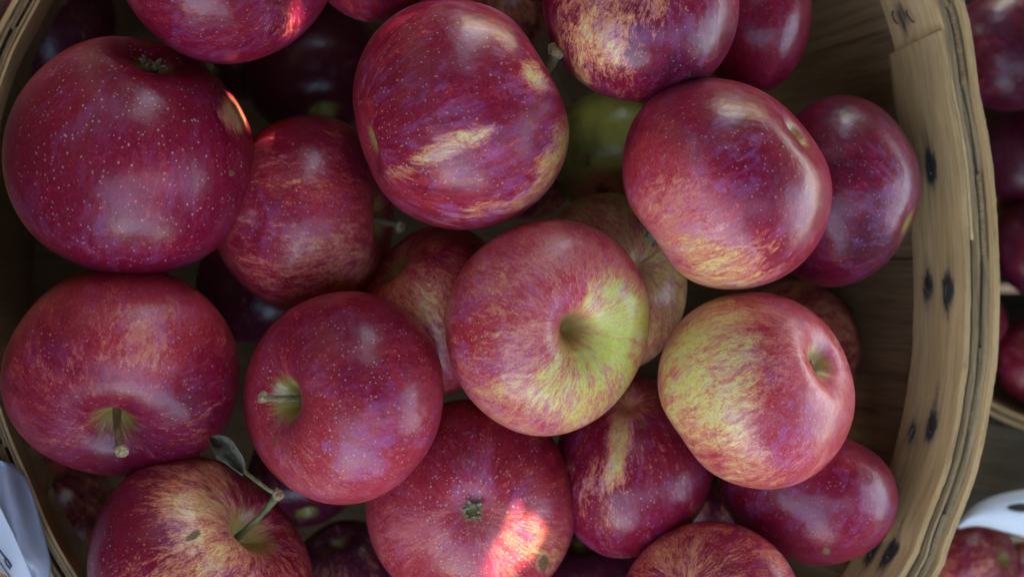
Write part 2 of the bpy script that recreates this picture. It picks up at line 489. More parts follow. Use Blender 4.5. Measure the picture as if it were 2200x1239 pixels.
APPLES = {}
BOUNDS = []
def apple(key, cx, cy, rx, ry, z, axis, label, red=.55, dark=.5, bloom=.6, dots=.5, green=.2, blobs=(), dents=(), squat=.86, taper=.06,
          cav=(.34, .30, .20, .25), res=(96, 128), stem=None, calyx=True, seed=0, roll=0.0, pole=0.9, calyx_z=None, stem_mat=None, tip=None, group="red apples heaped in the large basket", lump=1.0, cname="apple"):
    r = random.Random(seed * 31 + 5)
    nt, nf = res
    t = np.linspace(0, math.pi, nt + 1)[1:-1]
    f = np.linspace(0, 2 * math.pi, nf, endpoint=False)
    T, Fh = np.meshgrid(t, f, indexing='ij')
    rho, zz = profile(T, cav[0], cav[1], cav[2], cav[3], squat, taper)
    z0s = squat - cav[0]; z0c = -squat + cav[2]
    lob = 1 + .020 * np.cos(5 * Fh + 1.3) * np.clip(-np.cos(T), 0, 1) ** 1.5 + .012 * np.cos(5 * Fh + .3) * np.clip(np.cos(T), 0, 1) ** 2
    X = rho * np.cos(Fh) * lob; Y = rho * np.sin(Fh) * lob; Z = zz
    # shoulders of different height
    a0, a1 = r.uniform(0, 6.28), r.uniform(0, 6.28)
    Z = Z + .05 * lump * rho * np.cos(Fh - a0) * np.cos(T)
    U = np.stack([np.sin(T) * np.cos(Fh), np.sin(T) * np.sin(Fh), np.cos(T)], -1).reshape(-1, 3)
    L0 = np.stack([X, Y, Z], -1).reshape(-1, 3)
    L0 = np.vstack([L0, [[0, 0, z0s], [0, 0, z0c]]])
    U = np.vstack([U, [[0, 0, 1], [0, 0, -1]]])
    lumps = np.zeros(len(U))
    for _ in range(7):
        k = np.array([r.gauss(0, 1) for _ in range(3)]); k = k / np.linalg.norm(k) * r.uniform(1.5, 4.2)
        lumps += .011 * lump * np.sin(U @ k + r.uniform(0, 6.28))
    L0 = L0 * (1 + lumps)[:, None]
    ax = Vector(axis).normalized()
    q = ax.to_track_quat('Z', 'Y')
    Rm = (q.to_matrix() @ Matrix.Rotation(roll, 3, 'Z'))
    R = np.array(Rm)
    W = L0 @ R.T
    for (dx, dy, dzz, amp, wid) in dents:           # flattened or swollen sides, direction in the photograph's frame
        dv = np.array([dx, dy, dzz], float); dv /= np.linalg.norm(dv)
        un = W / np.linalg.norm(W, axis=1)[:, None]
        g = np.exp(-((1 - un @ dv) / wid))
        W = W - dv[None, :] * (amp * g)[:, None]
    k = S * (D - z) / D
    mn, mx = W.min(0), W.max(0)
    sx = 2 * rx * k / (mx[0] - mn[0]); sy = 2 * ry * k / (mx[1] - mn[1]); sz = (sx + sy) / 2
    mid = np.array([(mn[0] + mx[0]) / 2, (mn[1] + mx[1]) / 2, 0])
    W = (W - mid) * np.array([sx, sy, sz])
    loc = P(cx, cy, z)
    # normals in the photograph's frame for the colour patches
    pos = W + np.array(loc)
    kk = S * (D - pos[:, 2]) / D
    ppx = pos[:, 0] / kk + 1100; ppy = 619.5 - pos[:, 1] / kk
    nz = W[:, 2] / np.linalg.norm(W, axis=1)
    front = np.clip((nz + .25) / .4, 0, 1)
    N = len(W)
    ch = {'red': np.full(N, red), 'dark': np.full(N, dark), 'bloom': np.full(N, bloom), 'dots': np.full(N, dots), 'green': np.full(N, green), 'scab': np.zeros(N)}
    rho_n = np.linalg.norm(L0[:, :2], axis=1)
    pol = np.exp(-(rho_n / (cav[1] * 1.0)) ** 2) * (U[:, 2] > 0) * pole + np.exp(-(rho_n / (cav[3] * .75)) ** 2) * (U[:, 2] < 0) * .85
    ch['dots'] = ch['dots'] + .5 * np.clip(-U[:, 2], 0, 1) ** 2
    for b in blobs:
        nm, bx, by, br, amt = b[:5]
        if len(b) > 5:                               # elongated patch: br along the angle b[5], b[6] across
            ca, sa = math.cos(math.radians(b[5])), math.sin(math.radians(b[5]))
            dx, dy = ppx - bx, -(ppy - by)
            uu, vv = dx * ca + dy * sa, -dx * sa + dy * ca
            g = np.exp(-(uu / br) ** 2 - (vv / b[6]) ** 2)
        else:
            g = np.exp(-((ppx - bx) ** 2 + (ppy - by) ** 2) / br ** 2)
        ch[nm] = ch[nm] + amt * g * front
    off = np.array([seed * 3.17 % 50, seed * 1.73 % 40, seed * 5.9 % 60])
    rest = L0 + off
    lat = np.arccos(np.clip(U[:, 2], -1, 1))
    phi = np.arctan2(L0[:, 1], L0[:, 0])
    strk = np.stack([np.cos(phi), np.sin(phi), lat * .34], -1) * np.clip(.25 + .75 * np.sin(lat), 0, 1)[:, None] ** .35 + off
    Lf = W @ R
    faces = []
    nr = nt - 1
    for i in range(nr - 1):
        b0, b1 = i * nf, (i + 1) * nf
        for j in range(nf):
            j2 = (j + 1) % nf
            faces.append((b0 + j, b1 + j, b1 + j2, b0 + j2))
    ts, tc = N - 2, N - 1
    for j in range(nf):
        faces.append((ts, j, (j + 1) % nf))
        faces.append((tc, (nr - 1) * nf + (j + 1) % nf, (nr - 1) * nf + j))
    ch['red'] = np.where(ch['red'] < .31, .31 + (ch['red'] - .31) * .25, ch['red']) if red > 0 else ch['red']
    tone = np.stack([ch['red'], ch['dark'], ch['bloom'], np.ones(N)], -1)
    root = mesh_obj(cname, Lf, faces, M_APPLE, None, True, attrs={
        "rest": ('FLOAT_VECTOR', rest), "strk": ('FLOAT_VECTOR', strk), "tone": ('FLOAT_COLOR', tone),
        "dots": ('FLOAT', ch['dots']), "green": ('FLOAT', ch['green']), "pole": ('FLOAT', pol), "scab": ('FLOAT', ch['scab'])})
    root.location = loc
    root.rotation_euler = Rm.to_euler()
    tag(root, label, "apple", group)
    bs, bc = Vector(Lf[ts]), Vector(Lf[tc])
    rr = (rx + ry) / 2 * k
    if stem:
        # stem: length, lean x, lean y in apple radii (apple's own frame), width, tip swelling
        ln, lx, ly, wd = stem[:4]
        pts, rad = [], []
        base_ = Vector(bs)
        tipl = None
        if tip:
            tipl = Rm.inverted() @ (P(tip[0], tip[1], loc.z + tip[2] * rr) - loc)
        for i in range(15):
            s = i / 14
            if tip:
                up_ = Vector((0, 0, .10 * math.sin(s * math.pi) - .05 * (1 - s))) * rr
                pts.append(base_.lerp(tipl, s) + up_)
            else:
                pts.append(bs + Vector((lx * s ** 1.6, ly * s ** 1.6, ln * s - .05 * (1 - s))) * rr)
            rad.append(wd * rr * (1 - .25 * math.sin(s * 3.1) + .40 * max(0, s - .82) / .18 + .35 * max(0, .2 - s)))
        V, F = tube(pts, rad, 12)
        V = [v + Vector((r.gauss(0, 1), r.gauss(0, 1), r.gauss(0, 1))) * rr * .002 for v in V]
        st = mesh_obj("stem", V, F, stem_mat or M_STEM, root)
        tip = pts[-1]; dr = (pts[-1] - pts[-3]).normalized()
        V, F = tube([tip - dr * rr * .015, tip + dr * rr * .010, tip + dr * rr * .03, tip + dr * rr * .036], [rad[-1] * 1.0, rad[-1] * 1.06, rad[-1] * .92, rad[-1] * .5], 12)
        V = [v + Vector((r.gauss(0, 1), r.gauss(0, 1), r.gauss(0, 1))) * rr * .006 for v in V]
        mesh_obj("stem_tip", V, F, M_TIP, st, smooth=False)
        APPLES[key + "_stem"] = (pts, rad, root)
    if calyx:
        cs_ = .85 if calyx == 2 else 1.0
        V, F = [], []
        for i in range(5):
            for sgn_ in range(2):
                a = 2 * math.pi * (i + .5 * sgn_) / 5 + r.uniform(-.2, .2)
                w_ = .034 * cs_; ln = (.085 if sgn_ == 0 else .06) * r.uniform(.8, 1.2) * cs_
                b0 = len(V)
                for s in range(5):
                    tt = s / 4
                    rad_ = (.045 + ln * tt - .05 * tt * tt * sgn_)
                    zz_ = -(.015 + .09 * cs_ * math.sin(tt * 2.1) * (1.1 - .3 * sgn_))
                    for sd in (-1, 0, 1):
                        ww = w_ * (1 - tt) ** .7 * sd
                        V.append(bc + Vector((math.cos(a) * rad_ - math.sin(a) * ww, math.sin(a) * rad_ + math.cos(a) * ww, zz_ - .012 * (sd == 0))) * rr)
                for s in range(4):
                    for q_ in range(2):
                        i0 = b0 + s * 3 + q_
                        F.append([i0, i0 + 1, i0 + 4, i0 + 3])
        me = mesh_obj("calyx", V, F, M_SEPAL, root)
        md = me.modifiers.new("thickness", 'SOLIDIFY'); md.thickness = .0003
    APPLES[key] = root
    BOUNDS.append((key, np.array(loc), (rx + ry) / 2 * k))
    return root

# (key, cx, cy, rx, ry, above-list or fixed z, ...)
SPEC = []
def A(key, cx, cy, rx, ry, z, axis, label, **kw): SPEC.append((key, cx, cy, rx, ry, z, axis, label, kw))

A('a8', 1562, 394, 226, 228, .042, (.76, .55, .36), "crimson apple with rubbed shiny patches, overlapping the purple-red apple that touches the tan hoop",
  red=.90, dark=.55, bloom=.8, seed=8, dots=.35, calyx=True, cav=(.22, .22, .10, .2), squat=.88,
  blobs=[('red', 1500, 560, 100, -.44), ('red', 1430, 450, 80, -.30), ('red', 1600, 600, 90, -.30), ('dark', 1450, 470, 140, -.7), ('dark', 1640, 380, 130, .5), ('dark', 1560, 230, 130, .4), ('dark', 1480, 520, 130, -.4), ('red', 1700, 560, 80, -.2), ('bloom', 1590, 290, 90, 1.2)],  # the bloom patch paints in the violet sky sheen
  dents=[(-.75, -.6, .05, .10, .10)])
A('a9', 1626, 837, 213, 210, .036, (.74, .42, .50), "most yellow apple in the basket, red streaked, with a wide pale-rimmed hollow",
  red=.48, dark=-.15, bloom=.6, seed=9, dots=.6, calyx=True, stem=(.10, .02, .0, .026), cav=(.34, .26, .2, .25), squat=.90,
  blobs=[('red', 1520, 770, 150, -.34), ('red', 1540, 880, 110, -.28), ('red', 1720, 900, 110, .45), ('red', 1690, 660, 90, .3), ('red', 1760, 850, 110, .35), ('green', 1450, 800, 90, .5), ('dark', 1720, 910, 90, .35), ('bloom', 1700, 920, 80, .7), ('red', 1490, 980, 90, .15)],  # its bloom patch stands in for a blue-violet sky highlight
  dents=[(-.9, -.5, 0, .05, .08)])
A('a7', 1177, 704, 220, 232, .040, (.44, -.03, .90), "pink-red apple with a deep empty stem hollow facing up, ringed in bright yellow-green",
  red=.66, dark=-.20, bloom=.75, seed=71, dots=.75, cav=(.56, .29, .2, .25), squat=.88, green=.45, calyx=False, pole=.75, lump=1.3,
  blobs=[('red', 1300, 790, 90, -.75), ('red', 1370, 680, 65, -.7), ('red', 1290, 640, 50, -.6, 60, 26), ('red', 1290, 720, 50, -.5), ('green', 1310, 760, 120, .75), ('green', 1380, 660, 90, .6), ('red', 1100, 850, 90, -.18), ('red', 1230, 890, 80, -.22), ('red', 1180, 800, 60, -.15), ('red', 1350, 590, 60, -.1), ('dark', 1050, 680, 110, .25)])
A('a3', 990, 247, 232, 247, .040, (.90, .30, -.28), "big red apple with a yellow streak across it and a pale stem poking out sideways",
  red=.88, dark=.45, bloom=1.1, seed=3, dots=.45, squat=.90, taper=.0, cav=(.34, .36, .15, .25), stem=(1.0, .0, .0, .060), tip=(1196, 108, .12), dents=[(.85, .52, .05, .15, .05)], calyx=False,
  blobs=[('red', 960, 320, 150, -.66, 25, 26), ('red', 1190, 330, 90, -.75, 60, 32), ('red', 1060, 450, 160, -.40, 15, 28), ('green', 1200, 330, 80, .8), ('red', 1150, 160, 45, -.8, -55, 22), ('dark', 880, 170, 130, .3), ('dark', 1000, 60, 120, .3), ('bloom', 945, 350, 55, .8)],)  # bloom patch stands in for the sky's reflection
A('a2', 487, -62, 226, 198, .040, (.72, -.22, .62), "red apple with a sunlit stem hollow, resting on top of the biggest apple",
  red=.92, dark=.75, bloom=.7, seed=2, dots=.3, cav=(.35, .3, .2, .25),
  blobs=[('red', 612, 60, 50, -.4), ('bloom', 430, 20, 90, .5)])
A('a6', 736, 853, 218, 228, .040, (-.74, .0, .66), "dark crimson apple with a short cut stem in a pale green hollow",
  red=.92, dark=.50, bloom=.65, seed=61, dots=.85, cav=(.46, .30, .2, .25), squat=.88, tip=(566, 853, .62), stem=(.50, .0, .0, .040), calyx=False, pole=.95,
  blobs=[('dark', 720, 740, 150, .3), ('dark', 620, 980, 120, -.45), ('red', 640, 990, 80, -.18), ('dark', 740, 1040, 120, -.35), ('red', 740, 880, 60, -.1), ('bloom', 690, 950, 60, .8), ('bloom', 830, 960, 110, .4), ('scab', 590, 945, 10, .9, 70, 7)])  # lower-left bloom patch paints a bluish sky highlight
A('a1', 278, 335, 269, 257, .025, (-.28, -.84, -.40), "biggest apple, dark red and freckled with pale dots, in the basket's upper left corner",
  red=.96, dark=.88, bloom=.6, seed=1, dots=.7, cav=(.3, .3, .22, .26), squat=.90,
  blobs=[('dark', 340, 380, 90, -.5), ('bloom', 215, 470, 50, .7), ('bloom', 170, 220, 90, .5), ('red', 515, 238, 50, -.95), ('scab', 498, 372, 9, .9), ('red', 330, 420, 60, -.2)])  # lower bloom patch paints the sky's bluish reflection
A('a5', 262, 801, 255, 227, 'auto', (.0, -.68, .73), "broad dull pink-red apple directly below the biggest one, its stem pointing down",
  red=.78, dark=.30, bloom=.45, seed=5, dots=.35, cav=(.36, .30, .2, .25), squat=.80, tip=(261, 968, .80), stem=(.62, .0, .02, .042), calyx=False, pole=.75,
  blobs=[('red', 270, 730, 80, -.12), ('dark', 330, 760, 110, -.6), ('dark', 120, 780, 90, .35), ('dark', 430, 850, 110, .9), ('dark', 250, 980, 150, .6), ('bloom', 400, 740, 90, .4)])
A('a4', 653, 460, 188, 213, 'auto', (.95, -.06, .12), "red apple between the biggest apple and the yellow-streaked one, stem pointing into the dark gap",
  red=.74, dark=.50, bloom=.4, seed=4, dots=.6, cav=(.40, .34, .2, .25), squat=.92, tip=(860, 487, .22), stem=(1.0, .0, .0, .045), calyx=False,
  blobs=[('dark', 740, 500, 80, -.6), ('red', 720, 570, 80, -.25), ('dark', 640, 300, 70, .4), ('bloom', 600, 450, 90, .4), ('red', 830, 600, 60, -.3)])
A('a13', 1012, 1085, 226, 228, 'auto', (-.04, -.05, -1), "densely dotted red and orange apple with its blossom end facing straight up",
  red=.80, dark=.36, bloom=.45, seed=13, dots=1.0, cav=(.3, .3, .13, .20), squat=.84, stem=None, calyx=2,
  blobs=[('red', 1115, 1165, 75, -.22), ('dots', 1115, 1165, 90, .5), ('dark', 1110, 1160, 120, -.6), ('dark', 870, 1150, 110, -.5), ('green', 1180, 1190, 40, .5), ('red', 1180, 1190, 45, -.35), ('bloom', 1050, 1060, 90, .8), ('scab', 1168, 1210, 22, 1.0, 80, 13), ('dark', 1150, 960, 120, .3)])  # lighter red at lower left stands in for sunlight
A('a14', 433, 1205, 236, 226, 'auto', (.72, .52, .44), "yellowish red apple whose green stem carries a dry curled leaf",
  red=.68, dark=.7, bloom=.65, seed=14, dots=.5, cav=(.42, .34, .2, .25), squat=.86, tip=(597, 1062, .72), stem=(.55, -.10, .18, .038), stem_mat=M_STEMG, calyx=False, pole=.9,
  blobs=[('red', 400, 1090, 90, -.30), ('red', 470, 1200, 110, -.28), ('dark', 260, 1130, 90, .3), ('red', 260, 1130, 80, .3), ('red', 480, 1010, 80, -.15), ('scab', 415, 1150, 28, .85, 30, 11)])
A('a11', 1376, 18, 211, 206, .030, (.15, .75, .55), "dusky red and yellow mottled apple just above the crimson one with rubbed patches",
  red=.72, dark=.9, bloom=.8, seed=11, dots=.3,
  blobs=[('red', 1290, 80, 90, -.42), ('red', 1400, 20, 60, -.2), ('dark', 1480, 140, 120, .4), ('red', 1480, 140, 120, .25), ('bloom', 1520, 80, 70, .5)])
A('a10', 1808, 411, 171, 206, -.006, (-.85, .35, -.35), "purple-red apple with dark rubbed patches, touching the tan hoop of the rim",
  red=1.0, dark=1.15, bloom=.8, seed=10, dots=.2, cav=(.12, .4, .10, .32), calyx=False, pole=0, squat=.95,
  blobs=[('dark', 1870, 540, 50, .4), ('bloom', 1880, 440, 90, .5)])
A('a12', 1612, 45, 130, 162, 'auto', (-.2, .6, .4), "deep ruby apple tucked between the dusky mottled one and the bare basket slats",
  red=1.0, dark=.8, bloom=.35, seed=12, dots=.1, calyx=False, pole=0)
A('a16', 1737, 1058, 191, 157, 'auto', (.5, .85, -.05), "dark red apple with a small bright sun glint, half under the most yellow apple",
  red=.95, dark=.9, bloom=.75, seed=16, dots=.4, cav=(.12, .4, .2, .25), calyx=False, pole=0,
  blobs=[('dark', 1820, 960, 60, -.3), ('bloom', 1650, 1060, 70, .5), ('scab', 1775, 1183, 12, .8)])
A('a15', 1362, 1002, 172, 194, 'auto', (-.1, .80, .5), "purplish apple with one narrow yellow stripe, right of the densely dotted apple",
  red=.76, dark=.8, bloom=.85, seed=15, dots=.4, cav=(.14, .3, .2, .25), pole=.3, calyx=False,
  blobs=[('red', 1330, 950, 90, -.75, 82, 24), ('red', 1270, 1020, 60, -.2), ('green', 1330, 960, 60, .5), ('red', 1360, 880, 40, -.3), ('scab', 1380, 912, 9, .9)])
A('a17', 1525, 1313, 195, 194, .020, (-.3, .3, .6), "striped red apple cut off by the bottom edge, with a sunlit patch on its shoulder",
  red=.66, dark=.55, bloom=.7, seed=17, dots=.4, calyx=False, cav=(.1, .4, .2, .25), pole=0, blobs=[('red', 1450, 1190, 90, -.2)])
A('a18', 1312, 606, 164, 192, 'auto', (.42, .22, .80), "orange-red streaked apple half hidden behind the apple with the yellow-green hollow",
  red=.36, dark=.2, bloom=.4, seed=18, dots=.5, cav=(.18, .3, .2, .25), calyx=False, pole=.5, green=.35,
  blobs=[('red', 1250, 450, 80, -.2), ('red', 1390, 560, 50, -.2)])
A('a19', 925, 668, 158, 186, 'auto', (-.5, .5, .3), "dusky pink apple sunk in the gap left of the one with the yellow hollow",
  red=.62, dark=.1, bloom=.8, seed=19, dots=.3, blobs=[('red', 920, 660, 60, -.3), ('dark', 920, 530, 90, .4)])
A('a20', 1715, 745, 128, 143, 'auto', (.8, .2, -.3), "shaded brownish apple peeping out from behind the most yellow apple",
  red=.52, dark=.5, bloom=.5, seed=20, dots=.3, green=.3, calyx=False)
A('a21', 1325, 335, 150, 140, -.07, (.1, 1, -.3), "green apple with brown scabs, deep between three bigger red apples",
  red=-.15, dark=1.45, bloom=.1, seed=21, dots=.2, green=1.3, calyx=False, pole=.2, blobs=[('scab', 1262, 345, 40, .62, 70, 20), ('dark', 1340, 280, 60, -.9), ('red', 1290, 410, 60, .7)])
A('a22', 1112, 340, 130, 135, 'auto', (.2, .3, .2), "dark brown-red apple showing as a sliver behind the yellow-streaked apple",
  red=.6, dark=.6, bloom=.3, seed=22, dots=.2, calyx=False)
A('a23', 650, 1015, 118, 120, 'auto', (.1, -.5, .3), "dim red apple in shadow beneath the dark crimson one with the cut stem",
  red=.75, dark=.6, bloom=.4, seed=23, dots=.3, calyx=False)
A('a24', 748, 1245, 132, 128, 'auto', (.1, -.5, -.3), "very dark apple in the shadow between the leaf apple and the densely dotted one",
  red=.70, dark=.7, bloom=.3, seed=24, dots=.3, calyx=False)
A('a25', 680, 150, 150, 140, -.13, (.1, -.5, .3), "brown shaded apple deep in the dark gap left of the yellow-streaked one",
  red=1.0, dark=1.6, bloom=.0, seed=25, dots=.0, green=.0, calyx=False)  # skin darkened to paint in the gap's shade
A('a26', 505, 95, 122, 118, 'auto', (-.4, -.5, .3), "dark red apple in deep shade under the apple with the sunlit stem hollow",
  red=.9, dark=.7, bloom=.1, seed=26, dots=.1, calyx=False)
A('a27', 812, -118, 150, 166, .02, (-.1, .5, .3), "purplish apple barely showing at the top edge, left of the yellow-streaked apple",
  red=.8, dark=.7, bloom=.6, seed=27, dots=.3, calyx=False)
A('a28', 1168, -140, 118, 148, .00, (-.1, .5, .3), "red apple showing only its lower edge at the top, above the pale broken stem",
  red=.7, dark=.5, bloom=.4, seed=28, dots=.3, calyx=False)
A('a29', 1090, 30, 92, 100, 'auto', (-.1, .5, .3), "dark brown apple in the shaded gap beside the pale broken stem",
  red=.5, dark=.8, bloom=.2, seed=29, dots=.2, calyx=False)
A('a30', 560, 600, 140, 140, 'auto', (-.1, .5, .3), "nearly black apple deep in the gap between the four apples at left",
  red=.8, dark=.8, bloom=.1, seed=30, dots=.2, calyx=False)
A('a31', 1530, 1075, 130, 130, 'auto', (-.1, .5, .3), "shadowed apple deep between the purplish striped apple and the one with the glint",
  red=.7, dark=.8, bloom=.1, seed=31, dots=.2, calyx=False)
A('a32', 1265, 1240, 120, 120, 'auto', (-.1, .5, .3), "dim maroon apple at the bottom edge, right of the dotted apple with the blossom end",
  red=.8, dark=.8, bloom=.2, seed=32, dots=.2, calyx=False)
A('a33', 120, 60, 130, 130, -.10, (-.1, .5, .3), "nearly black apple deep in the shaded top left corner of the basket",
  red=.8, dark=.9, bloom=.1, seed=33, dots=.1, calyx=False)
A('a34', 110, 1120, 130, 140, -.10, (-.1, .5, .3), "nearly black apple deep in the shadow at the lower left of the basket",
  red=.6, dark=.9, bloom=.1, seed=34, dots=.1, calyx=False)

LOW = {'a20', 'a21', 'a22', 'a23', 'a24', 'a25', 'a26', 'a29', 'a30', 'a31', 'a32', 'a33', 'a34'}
placed = []
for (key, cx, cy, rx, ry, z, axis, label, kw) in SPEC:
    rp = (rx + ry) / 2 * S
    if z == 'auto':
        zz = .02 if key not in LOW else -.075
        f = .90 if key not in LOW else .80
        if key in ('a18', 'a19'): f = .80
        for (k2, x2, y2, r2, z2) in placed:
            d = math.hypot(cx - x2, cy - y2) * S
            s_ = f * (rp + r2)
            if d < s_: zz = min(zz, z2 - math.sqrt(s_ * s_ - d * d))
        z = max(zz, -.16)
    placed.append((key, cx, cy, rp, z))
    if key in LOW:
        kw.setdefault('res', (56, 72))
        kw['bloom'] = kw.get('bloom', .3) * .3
        if key not in ('a21', 'a20'): kw['dark'] = kw.get('dark', .5) + 1.0; kw['dots'] = .05  # gap shade put into the skin: deeper red, fewer dots
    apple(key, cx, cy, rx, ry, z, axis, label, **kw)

# dry leaf on the green stem of the bottom left apple
pts, rad, root = APPLES['a14_stem']
mw = root.matrix_world if False else (Matrix.Translation(root.location) @ root.rotation_euler.to_matrix().to_4x4())
inv = mw.inverted()
tipw = mw @ pts[-1]
zt = tipw.z
petp = [tipw, P(575, 1050, zt + .002), P(548, 1030, zt + .001), P(522, 1010, zt - .002), P(505, 992, zt - .005)]
V, F = tube([inv @ p for p in petp], [.0009, .0008, .0008, .0007, .0006], 8)
pet = mesh_obj("leaf_stalk", V, F, M_STEMG, root)
leafc = [(524, 1016, -.002, 3), (513, 998, -.004, 15), (498, 978, -.006, 21), (484, 962, -.008, 27), (466, 950, -.011, 18), (452, 938, -.013, 5)]
V, F = [], []
for i, (x, y, dz, w_) in enumerate(leafc):
    x2, y2 = leafc[min(i + 1, 5)][0] - leafc[max(i - 1, 0)][0], leafc[min(i + 1, 5)][1] - leafc[max(i - 1, 0)][1]
    l_ = math.hypot(x2, y2); nx, ny = -y2 / l_, x2 / l_
    for k in range(7):
        t_ = k / 3 - 1
        cur = .011 * abs(t_) ** 1.3 * (1 if k > 3 else .55) + .0022 * math.sin(i * 2.6 + k * 2.3) - .003 * math.cos(i * 1.3)
        V.append(inv @ P(x + nx * w_ * t_ * (.82 if k > 3 else 1) + 3 * math.sin(k * 3.1 + i * 1.9), y + ny * w_ * t_ + 4 * math.sin(i * 2.7 + k * 1.3), zt + dz + cur))
for i in range(5):
    for k in range(6):
        F.append([i * 7 + k, i * 7 + k + 1, (i + 1) * 7 + k + 1, (i + 1) * 7 + k])
lf = mesh_obj("leaf", V, F, M_LEAF, root)
m = lf.modifiers.new("s", 'SUBSURF'); m.levels = 2; m.render_levels = 2
m = lf.modifiers.new("t", 'SOLIDIFY'); m.thickness = .0003

# ------------------------------------------------------------------ what stands round the basket
g = mesh_obj("ground", [tuple(TILT @ Vector((x, y, 0)) + Vector((0, 0, -.44))) for x, y in ((-8, -8), (8, -8), (8, 8), (-8, 8))], [[0, 1, 2, 3]], M_GROUND, None, False)
tag(g, kind="structure")

# added blocker canopy overhead, outside the frame: it keeps the top light off the baskets
M_CANVAS = simple_mat("canopy_canvas", (0.035, 0.033, 0.030), (0.06, 0.055, 0.05), 6, 0.9)
CX0, CX1, CY0, CY1, CZ = -0.95, 1.40, -0.22, 1.35, 1.35
cn = empty("blocker_canopy", (CX0, CY0, -.285))
tag(cn, "added dark canvas canopy out of view, blocking the sky light", "canopy")
V, F = [], []
for i in range(13):
    for j in range(13):
        a, b = i / 12, j / 12
        V.append((CX0 + (CX1 - CX0) * a, CY0 + (CY1 - CY0) * b - (.16 * abs(math.sin(a * 7.0)) + .05 * math.sin(a * 31)) * (j == 0), CZ + .16 * math.sin(a * math.pi) - .03 * math.sin(b * 9) ))
for i in range(12):
    for j in range(12):
        F.append([i * 13 + j, (i + 1) * 13 + j, (i + 1) * 13 + j + 1, i * 13 + j + 1])
ch_ = child(mesh_obj("canvas", V, F, M_CANVAS), cn)
def drape(x0, y0, x1, y1, hh=CZ + .25, zb=-.27):  # added drapes out of view that narrow the sky opening
    V, F = [], []
    for i in range(41):
        for j in range(2):
            t_ = i / 40
            w_ = .02 * math.sin(i * 1.3)
            V.append((x0 + (x1 - x0) * t_ + w_ * (y1 != y0), y0 + (y1 - y0) * t_ + w_ * (x1 != x0), zb + j * hh))
    for i in range(40): F.append([i * 2, i * 2 + 2, i * 2 + 3, i * 2 + 1])
    return child(mesh_obj("blocker_drape", V, F, M_CANVAS), cn)
drape(CX0, CY0, CX0, CY1, .62); drape(CX0, CY1, .15, CY1); drape(.25, CY0 - .5, CX1, CY0 - .5)
drape(CX1, CY0 - .5, CX1, .75, .65, .70); drape(CX0, CY0 - .9, .25, CY0 - .9, .62)
for (x, y) in ((CX0, CY0), (CX1, CY0), (CX0, CY1), (CX1 - .4, CY1)):
    V, F = tube([(x, y, -.285), (x, y, CZ)], .018, 12)
    child(mesh_obj("post", V, F, M_NAIL), cn)

# added leaf screen, outside the frame, blocks the sun except through aimed gaps
M_GREENLEAF = simple_mat("green_leaf", (0.04, 0.075, 0.02), (0.08, 0.12, 0.035), 90, 0.5)
bo = Vector(sun_dir) * 0.62
ea = Vector((-math.sin(SUN_AZ), math.cos(SUN_AZ), 0)); eb = sun_dir.cross(ea)
GAPS = [(522, 243, .0045), (626, 58, .0025), (1116, 1166, .006), (1828, 966, .0006), (1640, 1165, .0010)]
bpy.context.view_layer.update()
dg_ = bpy.context.evaluated_depsgraph_get()
hits = [(P(2195, 1015, -.144), .010, False), (P(0, 1258, .055), .006, False)]
for (x, y, r_) in GAPS:
    aim = (P(x, y, 0) - Vector((0, 0, D))).normalized()
    ok_, p, *_rest = SC.ray_cast(dg_, Vector((0, 0, D)), aim)
    blk, pb, _n, _i, ob_, _m = SC.ray_cast(dg_, p + sun_dir * .002, sun_dir)
    hits.append((p, r_, blk))
gp = []
for (p, r_, blk) in hits:
    if not blk: gp.append((p.dot(ea), p.dot(eb), r_))
branch = empty("added_leaf_screen", bo)
tag(branch, "added leafy green branch out of view, blocking the sun except through aimed gaps", "branch")
r = random.Random(11)
V, F = tube([bo + ea * t + Vector((0, 0, .17 + .03 * math.sin(t * 9))) for t in np.linspace(-.4, .55, 12)], [.006 * (1 - .5 * k / 11) for k in range(12)], 8)
child(mesh_obj("blocker_bough", V, F, M_STEM), branch)
V, F = [], []
for layer in range(5):
    st_ = .0095
    for ia in range(-40, 41):
        for ib in range(-50, 24):
            a = (ia + r.uniform(-.45, .45)) * st_; b = (ib + r.uniform(-.45, .45)) * st_
            ln, w_ = r.uniform(.009, .013), r.uniform(.0042, .0055)
            an = r.uniform(0, math.pi)
            ux, uy = math.cos(an), math.sin(an)
            if any(math.hypot(a + ux * ln * k - g0, b + uy * ln * k - g1) < gr + w_ * (1 - abs(k)) for (g0, g1, gr) in gp for k in (-1, -.5, 0, .5, 1)): continue
            q0 = bo + ea * a + eb * b + sun_dir * (layer * .02 + r.uniform(-.008, .008))
            tl = r.uniform(-.35, .35)
            u_ = (ea * ux + eb * uy + sun_dir * tl * .4).normalized(); v_ = (ea * -uy + eb * ux + sun_dir * tl).normalized()
            i0 = len(V)
            V += [q0 - u_ * ln, q0 - u_ * ln * .4 + v_ * w_, q0 + u_ * ln * .4 + v_ * w_ * .8, q0 + u_ * ln, q0 + u_ * ln * .4 - v_ * w_ * .8, q0 - u_ * ln * .4 - v_ * w_, q0 + sun_dir * .001]
            F += [[i0 + k, i0 + (k + 1) % 6, i0 + 6] for k in range(6)]
lv = child(mesh_obj("blocker_leaves", V, F, M_GREENLEAF), branch)
tag(lv, kind="stuff")

